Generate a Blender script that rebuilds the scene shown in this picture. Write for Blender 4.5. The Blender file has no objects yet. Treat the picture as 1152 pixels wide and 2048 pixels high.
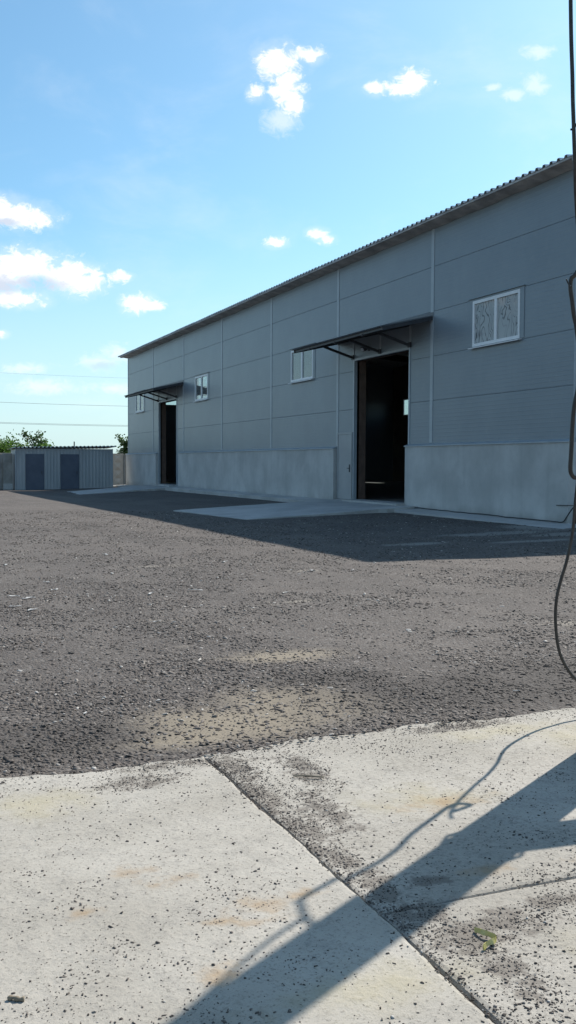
import bpy, math, random
import numpy as np
from mathutils import Matrix, Vector
random.seed(7); rng = np.random.default_rng(11)
R = math.radians
scene = bpy.context.scene
C = scene.collection

# ------------------------------------------------------------------ camera
CAM_H, YAW, PITCH, ROLL, FPX = 1.279, 0.3855, -0.04865, 0.00475, 1990.0
fw = Vector((math.sin(YAW)*math.cos(PITCH), math.cos(YAW)*math.cos(PITCH), math.sin(PITCH)))
r0 = Vector((math.cos(YAW), -math.sin(YAW), 0)); u0 = r0.cross(fw)
rr = r0*math.cos(ROLL) + u0*math.sin(ROLL); uu = -r0*math.sin(ROLL) + u0*math.cos(ROLL)
cd = bpy.data.cameras.new('camera'); cam = bpy.data.objects.new('camera', cd); C.objects.link(cam)
cam.matrix_world = Matrix(((rr.x, uu.x, -fw.x, 0), (rr.y, uu.y, -fw.y, 0), (rr.z, uu.z, -fw.z, CAM_H), (0, 0, 0, 1)))
cd.sensor_fit = 'VERTICAL'; cd.sensor_height = 36.0; cd.lens = 36.0*FPX/2048.0
cd.clip_start = 0.05; cd.clip_end = 9000
scene.camera = cam

# ------------------------------------------------------------------ light, exposure
SUN_EL, SUN_AZ = R(43.0), R(56.2)          # azimuth from +Y towards +X
SKY_STRENGTH, SUN_STRENGTH, EXPOSURE = 0.090, 4.6, 0.50
scene.view_settings.view_transform = 'Standard'; scene.view_settings.look = 'None'
scene.view_settings.gamma = 1.0; scene.view_settings.use_curve_mapping = False
scene.view_settings.exposure = EXPOSURE
sd = bpy.data.lights.new('sun', 'SUN'); sd.energy = SUN_STRENGTH; sd.angle = R(0.53); sd.color = (1.0, 0.94, 0.86)
sun = bpy.data.objects.new('sun', sd); C.objects.link(sun)
to_sun = Vector((math.cos(SUN_EL)*math.sin(SUN_AZ), math.cos(SUN_EL)*math.cos(SUN_AZ), math.sin(SUN_EL)))
sun.rotation_euler = to_sun.to_track_quat('Z', 'Y').to_euler(); sun.location = (20, 20, 30)

# ------------------------------------------------------------------ node helper
class NT:
    def __init__(s, tree): s.t = tree; s.n = tree.nodes; s.l = tree.links
    def put(s, sock, v):
        if v is None: return
        if isinstance(v, bpy.types.NodeSocket): s.l.new(v, sock)
        else: sock.default_value = v
    def math(s, op, a, b=None, c=None, clamp=False):
        n = s.n.new('ShaderNodeMath'); n.operation = op; n.use_clamp = clamp
        s.put(n.inputs[0], a); s.put(n.inputs[1], b); s.put(n.inputs[2], c); return n.outputs[0]
    def vec(s, op, a, b=None):
        n = s.n.new('ShaderNodeVectorMath'); n.operation = op
        s.put(n.inputs[0], a); s.put(n.inputs[1], b)
        return n.outputs['Value'] if op in ('LENGTH', 'DISTANCE', 'DOT_PRODUCT') else n.outputs[0]
    def noise(s, vec, scale, detail=4, rough=0.55, dist=0.0):
        n = s.n.new('ShaderNodeTexNoise'); s.put(n.inputs['Vector'], vec); n.inputs['Scale'].default_value = scale
        n.inputs['Detail'].default_value = detail; n.inputs['Roughness'].default_value = rough
        n.inputs['Distortion'].default_value = dist; return n.outputs[0]
    def voro(s, vec, scale, feature='F1', rnd=1.0):
        n = s.n.new('ShaderNodeTexVoronoi'); n.feature = feature; s.put(n.inputs['Vector'], vec)
        n.inputs['Scale'].default_value = scale; n.inputs['Randomness'].default_value = rnd; return n
    def step(s, v, lo, hi, a=0.0, b=1.0):
        n = s.n.new('ShaderNodeMapRange'); n.interpolation_type = 'SMOOTHSTEP'
        s.put(n.inputs[0], v); n.inputs[1].default_value = lo; n.inputs[2].default_value = hi
        n.inputs[3].default_value = a; n.inputs[4].default_value = b; return n.outputs[0]
    def mix(s, f, a, b, mode='MIX'):
        n = s.n.new('ShaderNodeMix'); n.data_type = 'RGBA'; n.blend_type = mode
        s.put(n.inputs[0], f); s.put(n.inputs[6], a if isinstance(a, bpy.types.NodeSocket) else col(a))
        s.put(n.inputs[7], b if isinstance(b, bpy.types.NodeSocket) else col(b)); return n.outputs[2]
    def bump(s, h, strength, dist, nrm=None):
        n = s.n.new('ShaderNodeBump'); n.inputs['Strength'].default_value = strength; n.inputs['Distance'].default_value = dist
        s.put(n.inputs['Height'], h); s.put(n.inputs['Normal'], nrm); return n.outputs[0]
def col(c): return (c[0], c[1], c[2], 1.0) if isinstance(c, (tuple, list)) else (c, c, c, 1.0)

# ------------------------------------------------------------------ world: Nishita sky with scattered fair-weather clouds
w = bpy.data.worlds.new('World'); scene.world = w; w.use_nodes = True
k = NT(w.node_tree); bg = k.n['Background']
sky = k.n.new('ShaderNodeTexSky'); sky.sky_type = 'NISHITA'; sky.sun_disc = False
sky.sun_elevation = SUN_EL; sky.sun_rotation = SUN_AZ; sky.altitude = 100; sky.air_density = 1.0; sky.dust_density = 1.0; sky.ozone_density = 2.2
tc = k.n.new('ShaderNodeTexCoord'); sx = k.n.new('ShaderNodeSeparateXYZ'); k.l.new(tc.outputs['Generated'], sx.inputs[0])
az = k.math('MULTIPLY', k.math('ARCTAN2', sx.outputs[0], sx.outputs[1]), 57.2958)
el = k.math('MULTIPLY', k.math('ARCSINE', sx.outputs[2]), 57.2958)
cb = k.n.new('ShaderNodeCombineXYZ'); k.l.new(az, cb.inputs[0]); k.l.new(el, cb.inputs[1]); uv = cb.outputs[0]
def blobs(lst):
    m = None
    for (a, e, ra, re) in lst:
        d = k.vec('LENGTH', k.vec('MULTIPLY', k.vec('SUBTRACT', uv, (a, e, 0)), (1/ra, 1/re, 0)))
        v = k.math('SUBTRACT', 1.0, d)
        m = v if m is None else k.math('MAXIMUM', m, v)
    return m
crisp = [(7.0, 13.2, 2.4, .8), (6.2, 13.5, 1.5, .9), (7.2, 10.7, 2.6, 1.15), (6.0, 10.0, 2.6, 1.2), (9.6, 10.3, 2.2, 1.1), (10.7, 10.0, 1.4, .8), (6.8, 9.0, 1.9, .6),
         (12.5, 10.36, .85, .4), (13.5, 8.95, 1.1, .62), (14.3, 8.8, 1.0, .35), (6.0, 7.0, .5, .25),
         (21.4, 21.5, 1.5, 1.1), (21.9, 20.4, 1.15, 1.3), (22.2, 19.5, .8, .8), (20.1, 20.1, .7, .5), (23.1, 21.9, 1.1, .5),
         (26.9, 20.25, .95, .4), (29.0, 20.5, 1.3, .72), (28.4, 20.2, .9, .5), (21.36, 12.36, .8, .38), (23.7, 12.8, .75, .42), (24.2, 12.5, .6, .35)]
wispy = [(11.3, 5.6, 2.0, .8), (12.4, 6.1, 1.5, .85), (8.4, 4.2, 3.2, .75), (12.2, 4.2, 1.9, .5), (7.4, 5.2, 2.2, .5), (33.4, 20.0, .8, .35),
         (35.7, 21.5, 1.7, .55), (35.6, 20.0, 1.4, 1.0), (34.6, 19.6, 1.4, .6), (21.6, 18.7, 1.6, 1.2)]
warp = k.vec('ADD', k.vec('MULTIPLY', uv, (1.0, 1.35, 1)), (3.1, 9.4, 1.7))
f1 = k.noise(warp, 1.35, 8, 0.66, 0.5); f2 = k.noise(warp, 0.55, 5, 0.6, 0.2)
n1 = k.math('SUBTRACT', f1, 0.5); n2 = k.math('SUBTRACT', f2, 0.5)
mc = blobs(crisp); mw = blobs(wispy)
dc = k.step(k.math('ADD', k.math('MULTIPLY', mc, 1.0), k.math('MULTIPLY', n1, 2.3)), -0.06, 0.74)
halo = k.step(k.math('ADD', mc, k.math('MULTIPLY', n2, 2.2)), -0.45, 0.8, 0, 0.24)
dw = k.step(k.math('ADD', mw, k.math('MULTIPLY', n1, 1.5)), 0.15, 0.95, 0, 0.45)
# the same kind of clouds all round the sky away from the named ones
far_az = k.step(k.math('ABSOLUTE', k.math('SUBTRACT', az, 22.0)), 21.0, 34.0)
ff = k.noise(k.vec('MULTIPLY', uv, (0.09, 0.16, 1)), 1.0, 6, 0.6)
dg = k.math('MULTIPLY', k.math('MULTIPLY', k.step(ff, 0.585, 0.66), far_az), k.step(el, 2, 8))
veil = k.step(k.noise(k.vec('MULTIPLY', uv, (0.10, 0.22, 1)), 1.0, 7, 0.6, 0.4), 0.45, 0.80, 0.0, 0.16)      # thin high veil over the whole sky
dens = k.math('MAXIMUM', k.math('MAXIMUM', k.math('MAXIMUM', k.math('MAXIMUM', dc, halo), dw), dg), veil)
core = k.step(k.math('ADD', blobs([(8.0, 9.75, 2.6, .75), (6.2, 9.6, 2.2, .8), (6.4, 12.9, 1.2, .35), (11.6, 5.4, 1.5, .4)]), k.math('MULTIPLY', n1, 1.5)), 0.05, 0.85)
ccol = k.mix(k.math('MULTIPLY', core, 0.9), (9.4, 9.4, 9.4), (5.2, 5.9, 7.1))
tint = k.mix(1.0, sky.outputs[0], (0.82, 1.16, 1.20), 'MULTIPLY')      # cool camera white balance, the same all over the sky
haze = k.step(el, 0.0, 15.0, 0.62, 0.0)                                 # pale band of haze round the whole horizon
tint = k.mix(haze, tint, (5.8, 7.4, 8.3))
k.l.new(k.mix(dens, tint, ccol), bg.inputs[0]); bg.inputs[1].default_value = SKY_STRENGTH

# ------------------------------------------------------------------ mesh helper
class MB:
    def __init__(s): s.v = []; s.f = []
    def add(s, vs, fs):
        o = len(s.v); s.v += [tuple(v) for v in vs]; s.f += [tuple(i+o for i in f) for f in fs]; return s
    def box(s, a, b):
        (x0, y0, z0), (x1, y1, z1) = a, b
        return s.add([(x0,y0,z0),(x1,y0,z0),(x1,y1,z0),(x0,y1,z0),(x0,y0,z1),(x1,y0,z1),(x1,y1,z1),(x0,y1,z1)],
                     [(3,2,1,0),(4,5,6,7),(0,1,5,4),(1,2,6,5),(2,3,7,6),(3,0,4,7)])
    def bar(s, p, q, wd, ht=None):
        ht = ht or wd; p = Vector(p); q = Vector(q); d = (q-p).normalized()
        up = Vector((0,0,1)) if abs(d.z) < .95 else Vector((1,0,0))
        a = d.cross(up).normalized()*wd/2; b = a.cross(d).normalized()*ht/2
        vs = [p-a-b, p+a-b, p+a+b, p-a+b, q-a-b, q+a-b, q+a+b, q-a+b]
        return s.add(vs, [(3,2,1,0),(4,5,6,7),(0,1,5,4),(1,2,6,5),(2,3,7,6),(3,0,4,7)])
    def tube(s, pts, rad, n=8):
        pts = [Vector(p) for p in pts]; m = len(pts); rad = rad if isinstance(rad, (list, tuple)) else [rad]*m
        ref = None; vs = []
        for i, p in enumerate(pts):
            d = (pts[min(i+1, m-1)] - pts[max(i-1, 0)]).normalized()
            if ref is None:
                ref = d.cross(Vector((0.3, 0.2, 1)) if abs(d.z) < .9 else Vector((1, 0, 0))).normalized()
            a = (ref - d*ref.dot(d)).normalized(); ref = a; b = d.cross(a)
            vs += [p + (a*math.cos(2*math.pi*j/n) + b*math.sin(2*math.pi*j/n))*rad[i] for j in range(n)]
        fs = [(i*n+j, i*n+(j+1) % n, (i+1)*n+(j+1) % n, (i+1)*n+j) for i in range(m-1) for j in range(n)]
        fs += [tuple(range(n))[::-1], tuple(range((m-1)*n, m*n))]
        return s.add(vs, fs)
    def build(s, name, mt, parent=None, org=None, smooth=False):
        org = org if org is not None else (parent['_o'] if parent is not None else (0, 0, 0))
        me = bpy.data.meshes.new(name); me.from_pydata([(x-org[0], y-org[1], z-org[2]) for x, y, z in s.v], [], s.f); me.update()
        if smooth: me.polygons.foreach_set('use_smooth', [True]*len(me.polygons))
        me.materials.append(mt); o = bpy.data.objects.new(name, me); C.objects.link(o); o['_o'] = list(org)
        if parent is not None: o.parent = parent
        else: o.location = org
        return o
def spline(pts, n=6):
    pts = [Vector(p) for p in pts]; out = []
    for i in range(len(pts)-1):
        a = pts[max(i-1, 0)]; b = pts[i]; c = pts[i+1]; d = pts[min(i+2, len(pts)-1)]
        for j in range(n):
            t = j/n
            out.append(.5*((2*b) + (c-a)*t + (2*a-5*b+4*c-d)*t*t + (3*b-a-3*c+d)*t**3))
    return out + [pts[-1]]
def empty(name, loc):
    o = bpy.data.objects.new(name, None); C.objects.link(o); o.location = loc; o['_o'] = list(loc); o.empty_display_size = .2; return o
def tag(o, label=None, cat=None, group=None, kind=None):
    if label: o['label'] = label
    if cat: o['category'] = cat
    if group: o['group'] = group
    if kind: o['kind'] = kind
    return o
def inst(o, name, parent, off):
    c = bpy.data.objects.new(name, o.data); C.objects.link(c); c.parent = parent; c.location = off; c['_o'] = list(o['_o']); return c

# ------------------------------------------------------------------ materials
def new_mat(name):
    m = bpy.data.materials.new(name); m.use_nodes = True; t = NT(m.node_tree); b = t.n['Principled BSDF']
    g = t.n.new('ShaderNodeNewGeometry'); return m, t, b, g.outputs['Position'], g
def simple(name, c1, c2, scale=3.0, rough=0.6, bump=0.0, bscale=40.0, metallic=0.0, spec=0.5, aniso=None, bdist=0.004):
    m, t, b, P, g = new_mat(name)
    v = P if aniso is None else t.vec('MULTIPLY', P, aniso)
    n = t.noise(v, scale, 6, 0.6)
    t.l.new(t.mix(t.step(n, 0.3, 0.7), c1, c2), b.inputs['Base Color'])
    b.inputs['Roughness'].default_value = rough; b.inputs['Metallic'].default_value = metallic
    b.inputs['Specular IOR Level'].default_value = spec
    if bump: t.l.new(t.bump(t.noise(P, bscale, 5, 0.65), bump, bdist), b.inputs['Normal'])
    return m
MT = {}
def panel_mat():
    m, t, b, P, g = new_mat('painted_panel')
    s = t.n.new('ShaderNodeSeparateXYZ'); t.l.new(P, s.inputs[0])
    n = t.noise(P, 0.7, 5, 0.6); st = t.noise(t.vec('MULTIPLY', P, (2.5, 2.5, 0.12)), 2.0, 5, 0.6)
    isl = g.outputs['Random Per Island']
    c = t.mix(t.step(n, 0.3, 0.7), (0.192, 0.230, 0.262), (0.218, 0.258, 0.290))
    c = t.mix(t.math('MULTIPLY', t.step(st, 0.52, 0.75), 0.22), c, (0.185, 0.215, 0.235))
    oi = t.n.new('ShaderNodeObjectInfo'); c = t.mix(t.step(oi.outputs['Random'], 0.0, 1.0, 0.0, 0.14), c, (0.17, 0.20, 0.225))
    du = t.noise(P, 5.0, 7, 0.7); c = t.mix(t.math('MULTIPLY', t.step(du, 0.5, 0.75), 0.22), c, (0.30, 0.315, 0.32))
    t.l.new(c, b.inputs['Base Color'])
    b.inputs['Roughness'].default_value = 0.34; b.inputs['Specular IOR Level'].default_value = 0.5
    rib = t.math('SINE', t.math('MULTIPLY', s.outputs[2], 2*math.pi/0.10))
    h = t.math('ADD', t.math('MULTIPLY', t.step(rib, 0.6, 1.0), 0.35), t.math('MULTIPLY', t.noise(P, 1.6, 3, 0.5), 1.2))
    t.l.new(t.bump(h, 0.45, 0.008), b.inputs['Normal']); return m
MT['panel'] = panel_mat()
MT['flash'] = simple('flashing', (0.32, 0.36, 0.39), (0.38, 0.42, 0.45), 2.0, 0.38, 0.1, 8)
def plinth_mat():
    m, t, b, P, g = new_mat('plinth_concrete')
    n = t.noise(P, 0.9, 7, 0.62); n2 = t.noise(P, 7, 6, 0.65); st = t.noise(t.vec('MULTIPLY', P, (1.6, 1.6, 0.16)), 1.7, 6, 0.62)
    c = t.mix(t.step(n, 0.28, 0.72), (0.42, 0.415, 0.40), (0.56, 0.55, 0.53))
    c = t.mix(t.math('MULTIPLY', t.step(st, 0.5, 0.75), 0.24), c, (0.27, 0.265, 0.25))
    c = t.mix(t.math('MULTIPLY', t.step(n2, 0.55, 0.75), 0.3), c, (0.33, 0.32, 0.30))
    s = t.n.new('ShaderNodeSeparateXYZ'); t.l.new(P, s.inputs[0])
    splash = t.step(t.math('ADD', s.outputs[2], t.math('MULTIPLY', n, 0.5)), 0.15, 0.55, 0.45, 0.0)
    c = t.mix(splash, c, (0.22, 0.21, 0.19))
    t.l.new(c, b.inputs['Base Color']); b.inputs['Roughness'].default_value = 0.88
    t.l.new(t.bump(t.noise(P, 22, 8, 0.7), 0.35, 0.01), b.inputs['Normal']); return m
MT['plinth'] = plinth_mat()
MT['roof'] = simple('zinc_sheet', (0.42, 0.45, 0.47), (0.52, 0.54, 0.55), 1.2, 0.42, 0.1, 6, 0.35)
MT['soffit'] = simple('eave_board', (0.30, 0.295, 0.285), (0.55, 0.54, 0.51), 2.0, 0.8, 0.6, 5, bdist=0.03)
MT['canopy'] = simple('grey_profiled_sheet', (0.09, 0.095, 0.105), (0.13, 0.135, 0.145), 2, 0.45)
MT['steel'] = simple('dark_painted_steel', (0.035, 0.037, 0.042), (0.06, 0.06, 0.065), 6, 0.5, 0.1, 30)
MT['frame'] = simple('white_window_frame', (0.72, 0.73, 0.74), (0.80, 0.80, 0.80), 3, 0.4)
MT['jamb'] = simple('red_brown_primer', (0.10, 0.062, 0.048), (0.15, 0.095, 0.072), 4, 0.7, 0.2, 20)
MT['door'] = simple('grey_door_paint', (0.30, 0.31, 0.32), (0.35, 0.36, 0.365), 1.5, 0.45, 0.1, 5)
MT['inner'] = simple('inner_liner', (0.10, 0.085, 0.07), (0.15, 0.125, 0.10), 1.0, 0.8)
MT['floor'] = simple('hall_floor', (0.16, 0.15, 0.14), (0.24, 0.23, 0.21), 0.8, 0.7)
def apron_mat():
    m, t, b, P, g = new_mat('ramp_concrete')
    n = t.noise(P, 0.8, 7, 0.65); n2 = t.noise(P, 9, 6, 0.7)
    c = t.mix(t.step(n, 0.3, 0.7), (0.36, 0.355, 0.34), (0.50, 0.49, 0.47))
    c = t.mix(t.math('MULTIPLY', t.step(n2, 0.54, 0.72), 0.5), c, (0.20, 0.19, 0.18))
    t.l.new(c, b.inputs['Base Color']); b.inputs['Roughness'].default_value = 0.9
    t.l.new(t.bump(t.noise(P, 30, 6, 0.7), 0.4, 0.008), b.inputs['Normal']); return m
MT['apron'] = apron_mat()
def glass_mat(name, film=0.12, wrinkle_refl=False):
    m = bpy.data.materials.new(name); m.use_nodes = True; t = NT(m.node_tree)
    t.n.remove(t.n['Principled BSDF']); out = t.n['Material Output']
    P = t.n.new('ShaderNodeNewGeometry').outputs['Position']
    tr = t.n.new('ShaderNodeBsdfTransparent'); tr.inputs[0].default_value = (.78, .84, .85, 1)
    gl = t.n.new('ShaderNodeBsdfGlossy'); gl.inputs['Roughness'].default_value = 0.02
    t.l.new(t.bump(t.noise(P, 1.3, 2, 0.5), 0.10 if not wrinkle_refl else 0.25, 0.02), gl.inputs['Normal'])
    lw = t.n.new('ShaderNodeLayerWeight'); lw.inputs[0].default_value = 0.5; fr = t.math('ADD', t.math('MULTIPLY', t.math('POWER', lw.outputs['Facing'], 3.5), 0.85), 0.06)
    m1 = t.n.new('ShaderNodeMixShader'); t.l.new(fr, m1.inputs[0]); t.l.new(tr.outputs[0], m1.inputs[1]); t.l.new(gl.outputs[0], m1.inputs[2])
    df = t.n.new('ShaderNodeBsdfDiffuse'); df.inputs[0].default_value = (.62, .63, .62, 1)
    m2 = t.n.new('ShaderNodeMixShader'); m2.inputs[0].default_value = film
    if wrinkle_refl:   # loose protective film: its wavy reflections painted into the colour as dark drooping creases
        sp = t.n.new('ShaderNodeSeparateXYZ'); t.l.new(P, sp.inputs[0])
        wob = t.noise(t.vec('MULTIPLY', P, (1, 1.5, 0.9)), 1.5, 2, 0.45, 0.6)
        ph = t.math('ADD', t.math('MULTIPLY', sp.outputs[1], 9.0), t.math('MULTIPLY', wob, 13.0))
        refl_lines = t.step(t.math('SINE', t.math('MULTIPLY', ph, 6.2832)), 0.45, 0.95)
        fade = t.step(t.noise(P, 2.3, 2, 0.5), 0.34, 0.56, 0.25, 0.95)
        t.l.new(t.mix(t.math('MULTIPLY', refl_lines, fade), (.58, .60, .60), (.16, .17, .18)), df.inputs[0])
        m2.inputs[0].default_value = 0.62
    t.l.new(m1.outputs[0], m2.inputs[1]); t.l.new(df.outputs[0], m2.inputs[2]); t.l.new(m2.outputs[0], out.inputs[0]); return m
MT['glass'] = glass_mat('window_glass'); MT['film'] = glass_mat('film_covered_glass', wrinkle_refl=True)
MT['clear'] = glass_mat('clear_glass', film=0.05)
MT['shed'] = simple('shed_cladding', (0.33, 0.355, 0.37), (0.42, 0.44, 0.45), 1.3, 0.45, aniso=(1, 1, 0.3))
MT['shed_roof'] = simple('shed_roof_sheet', (0.22, 0.25, 0.25), (0.31, 0.33, 0.33), 2, 0.5)
MT['shed_door'] = simple('blue_grey_door', (0.085, 0.105, 0.145), (0.115, 0.135, 0.18), 1.5, 0.5)
MT['fence'] = simple('fence_concrete', (0.50, 0.43, 0.35), (0.62, 0.55, 0.46), 1.1, 0.9, 0.3, 14)
MT['fence_grey'] = simple('weathered_grey_concrete', (0.22, 0.21, 0.19), (0.38, 0.36, 0.33), 1.6, 0.9, 0.3, 14)
MT['pole'] = simple('pole_concrete', (0.36, 0.35, 0.33), (0.45, 0.44, 0.42), 3, 0.9, 0.3, 30)
MT['cable'] = simple('black_rubber', (0.012, 0.012, 0.013), (0.03, 0.03, 0.03), 30, 0.5)
MT['wire'] = simple('grey_wire', (0.14, 0.15, 0.16), (0.2, 0.2, 0.21), 1, 0.6)
MT['bark'] = simple('bark', (0.07, 0.055, 0.04), (0.13, 0.105, 0.08), 6, 0.9, 0.5, 20)
MT['paper'] = simple('white_scrap', (0.42, 0.41, 0.39), (0.55, 0.54, 0.52), 20, 0.8)
MT['yellow'] = simple('yellow_scrap', (0.48, 0.40, 0.10), (0.60, 0.52, 0.22), 30, 0.6)
MT['twig'] = simple('dry_twig', (0.20, 0.165, 0.12), (0.32, 0.27, 0.20), 30, 0.9)
MT['lampglass'] = simple('lamp_glass', (0.55, 0.57, 0.6), (0.65, 0.67, 0.7), 5, 0.1)
def leaf_mat(name, a, c):
    m, t, b, P, g = new_mat(name)
    t.l.new(t.mix(g.outputs['Random Per Island'], a, c), b.inputs['Base Color']); b.inputs['Roughness'].default_value = 0.55
    tl = t.n.new('ShaderNodeBsdfTranslucent'); t.l.new(t.mix(g.outputs['Random Per Island'], a, c), tl.inputs[0])
    mx = t.n.new('ShaderNodeMixShader'); mx.inputs[0].default_value = 0.4
    t.l.new(b.outputs[0], mx.inputs[1]); t.l.new(tl.outputs[0], mx.inputs[2]); t.l.new(mx.outputs[0], t.n['Material Output'].inputs[0]); return m
MT['leaf_light'] = leaf_mat('leaf_light', (0.06, 0.13, 0.02), (0.12, 0.21, 0.045)); MT['leaf_dark'] = leaf_mat('leaf_dark', (0.035, 0.075, 0.018), (0.075, 0.13, 0.035))

def ellipses(t, P, lst, warp=0.35, wscale=1.6):
    s = t.n.new('ShaderNodeSeparateXYZ'); t.l.new(P, s.inputs[0])
    nz = t.math('SUBTRACT', t.noise(P, wscale, 6, 0.65), 0.5); m = None
    for (cx, cy, a, b) in lst:
        d = t.vec('LENGTH', t.vec('MULTIPLY', t.vec('SUBTRACT', P, (cx, cy, 0)), (1/a, 1/b, 0)))
        v = t.math('SUBTRACT', 1.0, d); m = v if m is None else t.math('MAXIMUM', m, v)
    return t.math('ADD', m, t.math('MULTIPLY', nz, 2*warp*2))
SAND = [(1.62, 4.72, .72, .46), (2.05, 5.0, .55, .5), (1.3, 4.5, .5, .2), (2.5, 6.3, .5, .3)]
DUST = [(2.02, 6.97, .16, .14), (3.7, 9.0, .5, .25), (5.19, 6.76, .35, .25), (2.1, 8.3, .5, .2), (5.0, 11.8, .6, .3), (3.4, 13.0, .8, .3)]
DARKCHIP = [(3.2, 4.9, 1.6, .7), (.7, 4.7, .7, .55), (2.6, 5.5, .7, .35), (4.2, 5.2, 1.5, .6)]      # patches where the chips are darker
WALLDUST = [(11.2, 16.4, 1.9, .55), (12.3, 15.5, 1.6, .5), (8.6, 15.2, .9, .35), (12.6, 17.2, 1.0, 1.2), (10.6, 14.6, 1.3, .3), (13.0, 20, .5, 3.0)]
def t_noisecol(t, P, sc):
    n = t.n.new('ShaderNodeTexNoise'); t.put(n.inputs['Vector'], P); n.inputs['Scale'].default_value = sc; n.inputs['Detail'].default_value = 3; return n.outputs['Color']
def ground_mat():
    m, t, b, P, g = new_mat('dark_gravel_ground')
    n = t.noise(P, 0.35, 7, 0.62); n2 = t.noise(P, 3.0, 6, 0.65); n3 = t.noise(P, 55, 4, 0.7)
    vo = t.voro(t.vec('ADD', P, t.vec('MULTIPLY', t.vec('SUBTRACT', t_noisecol(t, P, 20), (.5, .5, .5)), (.03, .03, .03))), 52); vcol = t.n.new('ShaderNodeSeparateColor'); t.l.new(vo.outputs['Color'], vcol.inputs[0])
    trk = t.noise(t.vec('MULTIPLY', t.vec('ADD', P, t.vec('MULTIPLY', t_noisecol(t, P, 0.12), (3, 3, 0))), (1.1, 0.28, 0)), 1.0, 5, 0.6)     # wheel tracks
    c = t.mix(t.step(n, 0.3, 0.7), (0.086, 0.073, 0.065), (0.126, 0.108, 0.096))
    c = t.mix(t.math('MULTIPLY', t.step(trk, 0.45, 0.68), 0.5), c, (0.165, 0.143, 0.126))
    c = t.mix(t.math('MULTIPLY', t.step(trk, 0.50, 0.30), 0.45), c, (0.085, 0.074, 0.067))
    c = t.mix(t.math('MULTIPLY', t.step(n2, 0.55, 0.78), 0.45), c, (0.22, 0.195, 0.17))
    c = t.mix(t.step(vcol.outputs[0], 0.0, 1.0, 0.0, 0.45), c, (0.06, 0.055, 0.052))
    c = t.mix(t.math('MULTIPLY', t.step(vcol.outputs[1], 0.80, 1.0), 0.55), c, (0.25, 0.235, 0.22))
    sm = t.step(ellipses(t, P, SAND, .28), -0.25, 0.8); c = t.mix(t.math('MULTIPLY', sm, 0.8), c, (0.245, 0.207, 0.152))
    dm = t.step(ellipses(t, P, DUST, .7, 4.5), 0.25, 1.3); c = t.mix(t.math('MULTIPLY', dm, 0.8), c, (0.28, 0.25, 0.21))
    dk = t.step(ellipses(t, P, DARKCHIP, .3, 1.2), 0.0, 0.7); c = t.mix(t.math('MULTIPLY', dk, 0.6), c, (0.058, 0.050, 0.045))
    wm = t.step(ellipses(t, P, WALLDUST), 0.1, 0.6); c = t.mix(t.math('MULTIPLY', wm, 0.7), c, (0.27, 0.26, 0.235))
    t.l.new(c, b.inputs['Base Color']); b.inputs['Roughness'].default_value = 0.9; b.inputs['Specular IOR Level'].default_value = 0.3
    h = t.math('ADD', t.math('MULTIPLY', vo.outputs['Distance'], -1.0), t.math('MULTIPLY', n3, 0.8))
    bp = t.bump(h, 0.85, 0.014); t.put(bp.node.inputs['Strength'], t.step(sm, 0, 1, 0.8, 0.3)); t.l.new(bp, b.inputs['Normal']); return m
MT['ground'] = ground_mat()
def chip_mat():
    m, t, b, P, g = new_mat('slate_chips')
    rp = g.outputs['Random Per Island']; w2 = t.math('FRACT', t.math('MULTIPLY', rp, 17.3))
    c = t.mix(rp, (0.055, 0.046, 0.041), (0.168, 0.146, 0.129))
    c = t.mix(t.step(w2, 0.86, 0.93), c, (0.25, 0.225, 0.20)); c = t.mix(t.step(w2, 0.975, 0.985), c, (0.42, 0.40, 0.37))
    c = t.mix(t.math('MULTIPLY', t.step(t.noise(P, 0.5, 5, 0.6), 0.5, 0.75), 0.4), c, (0.20, 0.17, 0.145))
    dk = t.step(ellipses(t, P, DARKCHIP, .3, 1.2), 0.0, 0.7); c = t.mix(t.math('MULTIPLY', dk, 0.75), c, (0.055, 0.048, 0.043))
    t.l.new(c, b.inputs['Base Color']); b.inputs['Roughness'].default_value = 0.75; b.inputs['Specular IOR Level'].default_value = 0.25; return m
MT['chips'] = chip_mat()
STAINS = [(.98, 2.62, .12, .10), (1.12, 2.64, .10, .06), (.85, 2.56, .10, .05), (.78, 2.88, .12, .07), (.70, 2.98, .10, .06), (.95, 2.52, .12, .06), (.50, 2.75, .07, .05), (1.95, 3.22, .30, .12), (2.2, 2.6, .2, .10), (1.75, 2.62, .16, .06), (.75, 2.3, .08, .10), (2.45, 2.75, .25, .1)]
YELL = [(2.75, 4.0, .5, .16), (1.9, 3.3, .35, .2), (3.1, 3.8, .4, .25), (1.85, 2.05, .25, .25), (.5, 3.7, .3, .2), (1.1, 2.1, .35, .15)]
DIRT = [(1.2, 4.0, .42, .07), (.92, 3.82, .22, .10), (1.36, 3.9, .09, .25), (1.34, 3.55, .07, .3), (1.36, 3.2, .09, .3), (1.36, 2.9, .07, .25), (1.38, 2.66, .09, .2), (1.40, 2.42, .13, .14), (1.46, 2.26, .15, .16), (1.60, 2.30, .17, .10), (1.80, 2.36, .18, .06), (1.50, 3.3, .10, .3), (1.62, 3.8, .10, .3), (2.6, 4.15, .35, .08), (1.56, 2.62, .14, .05), (1.45, 2.05, .08, .16)]
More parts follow.
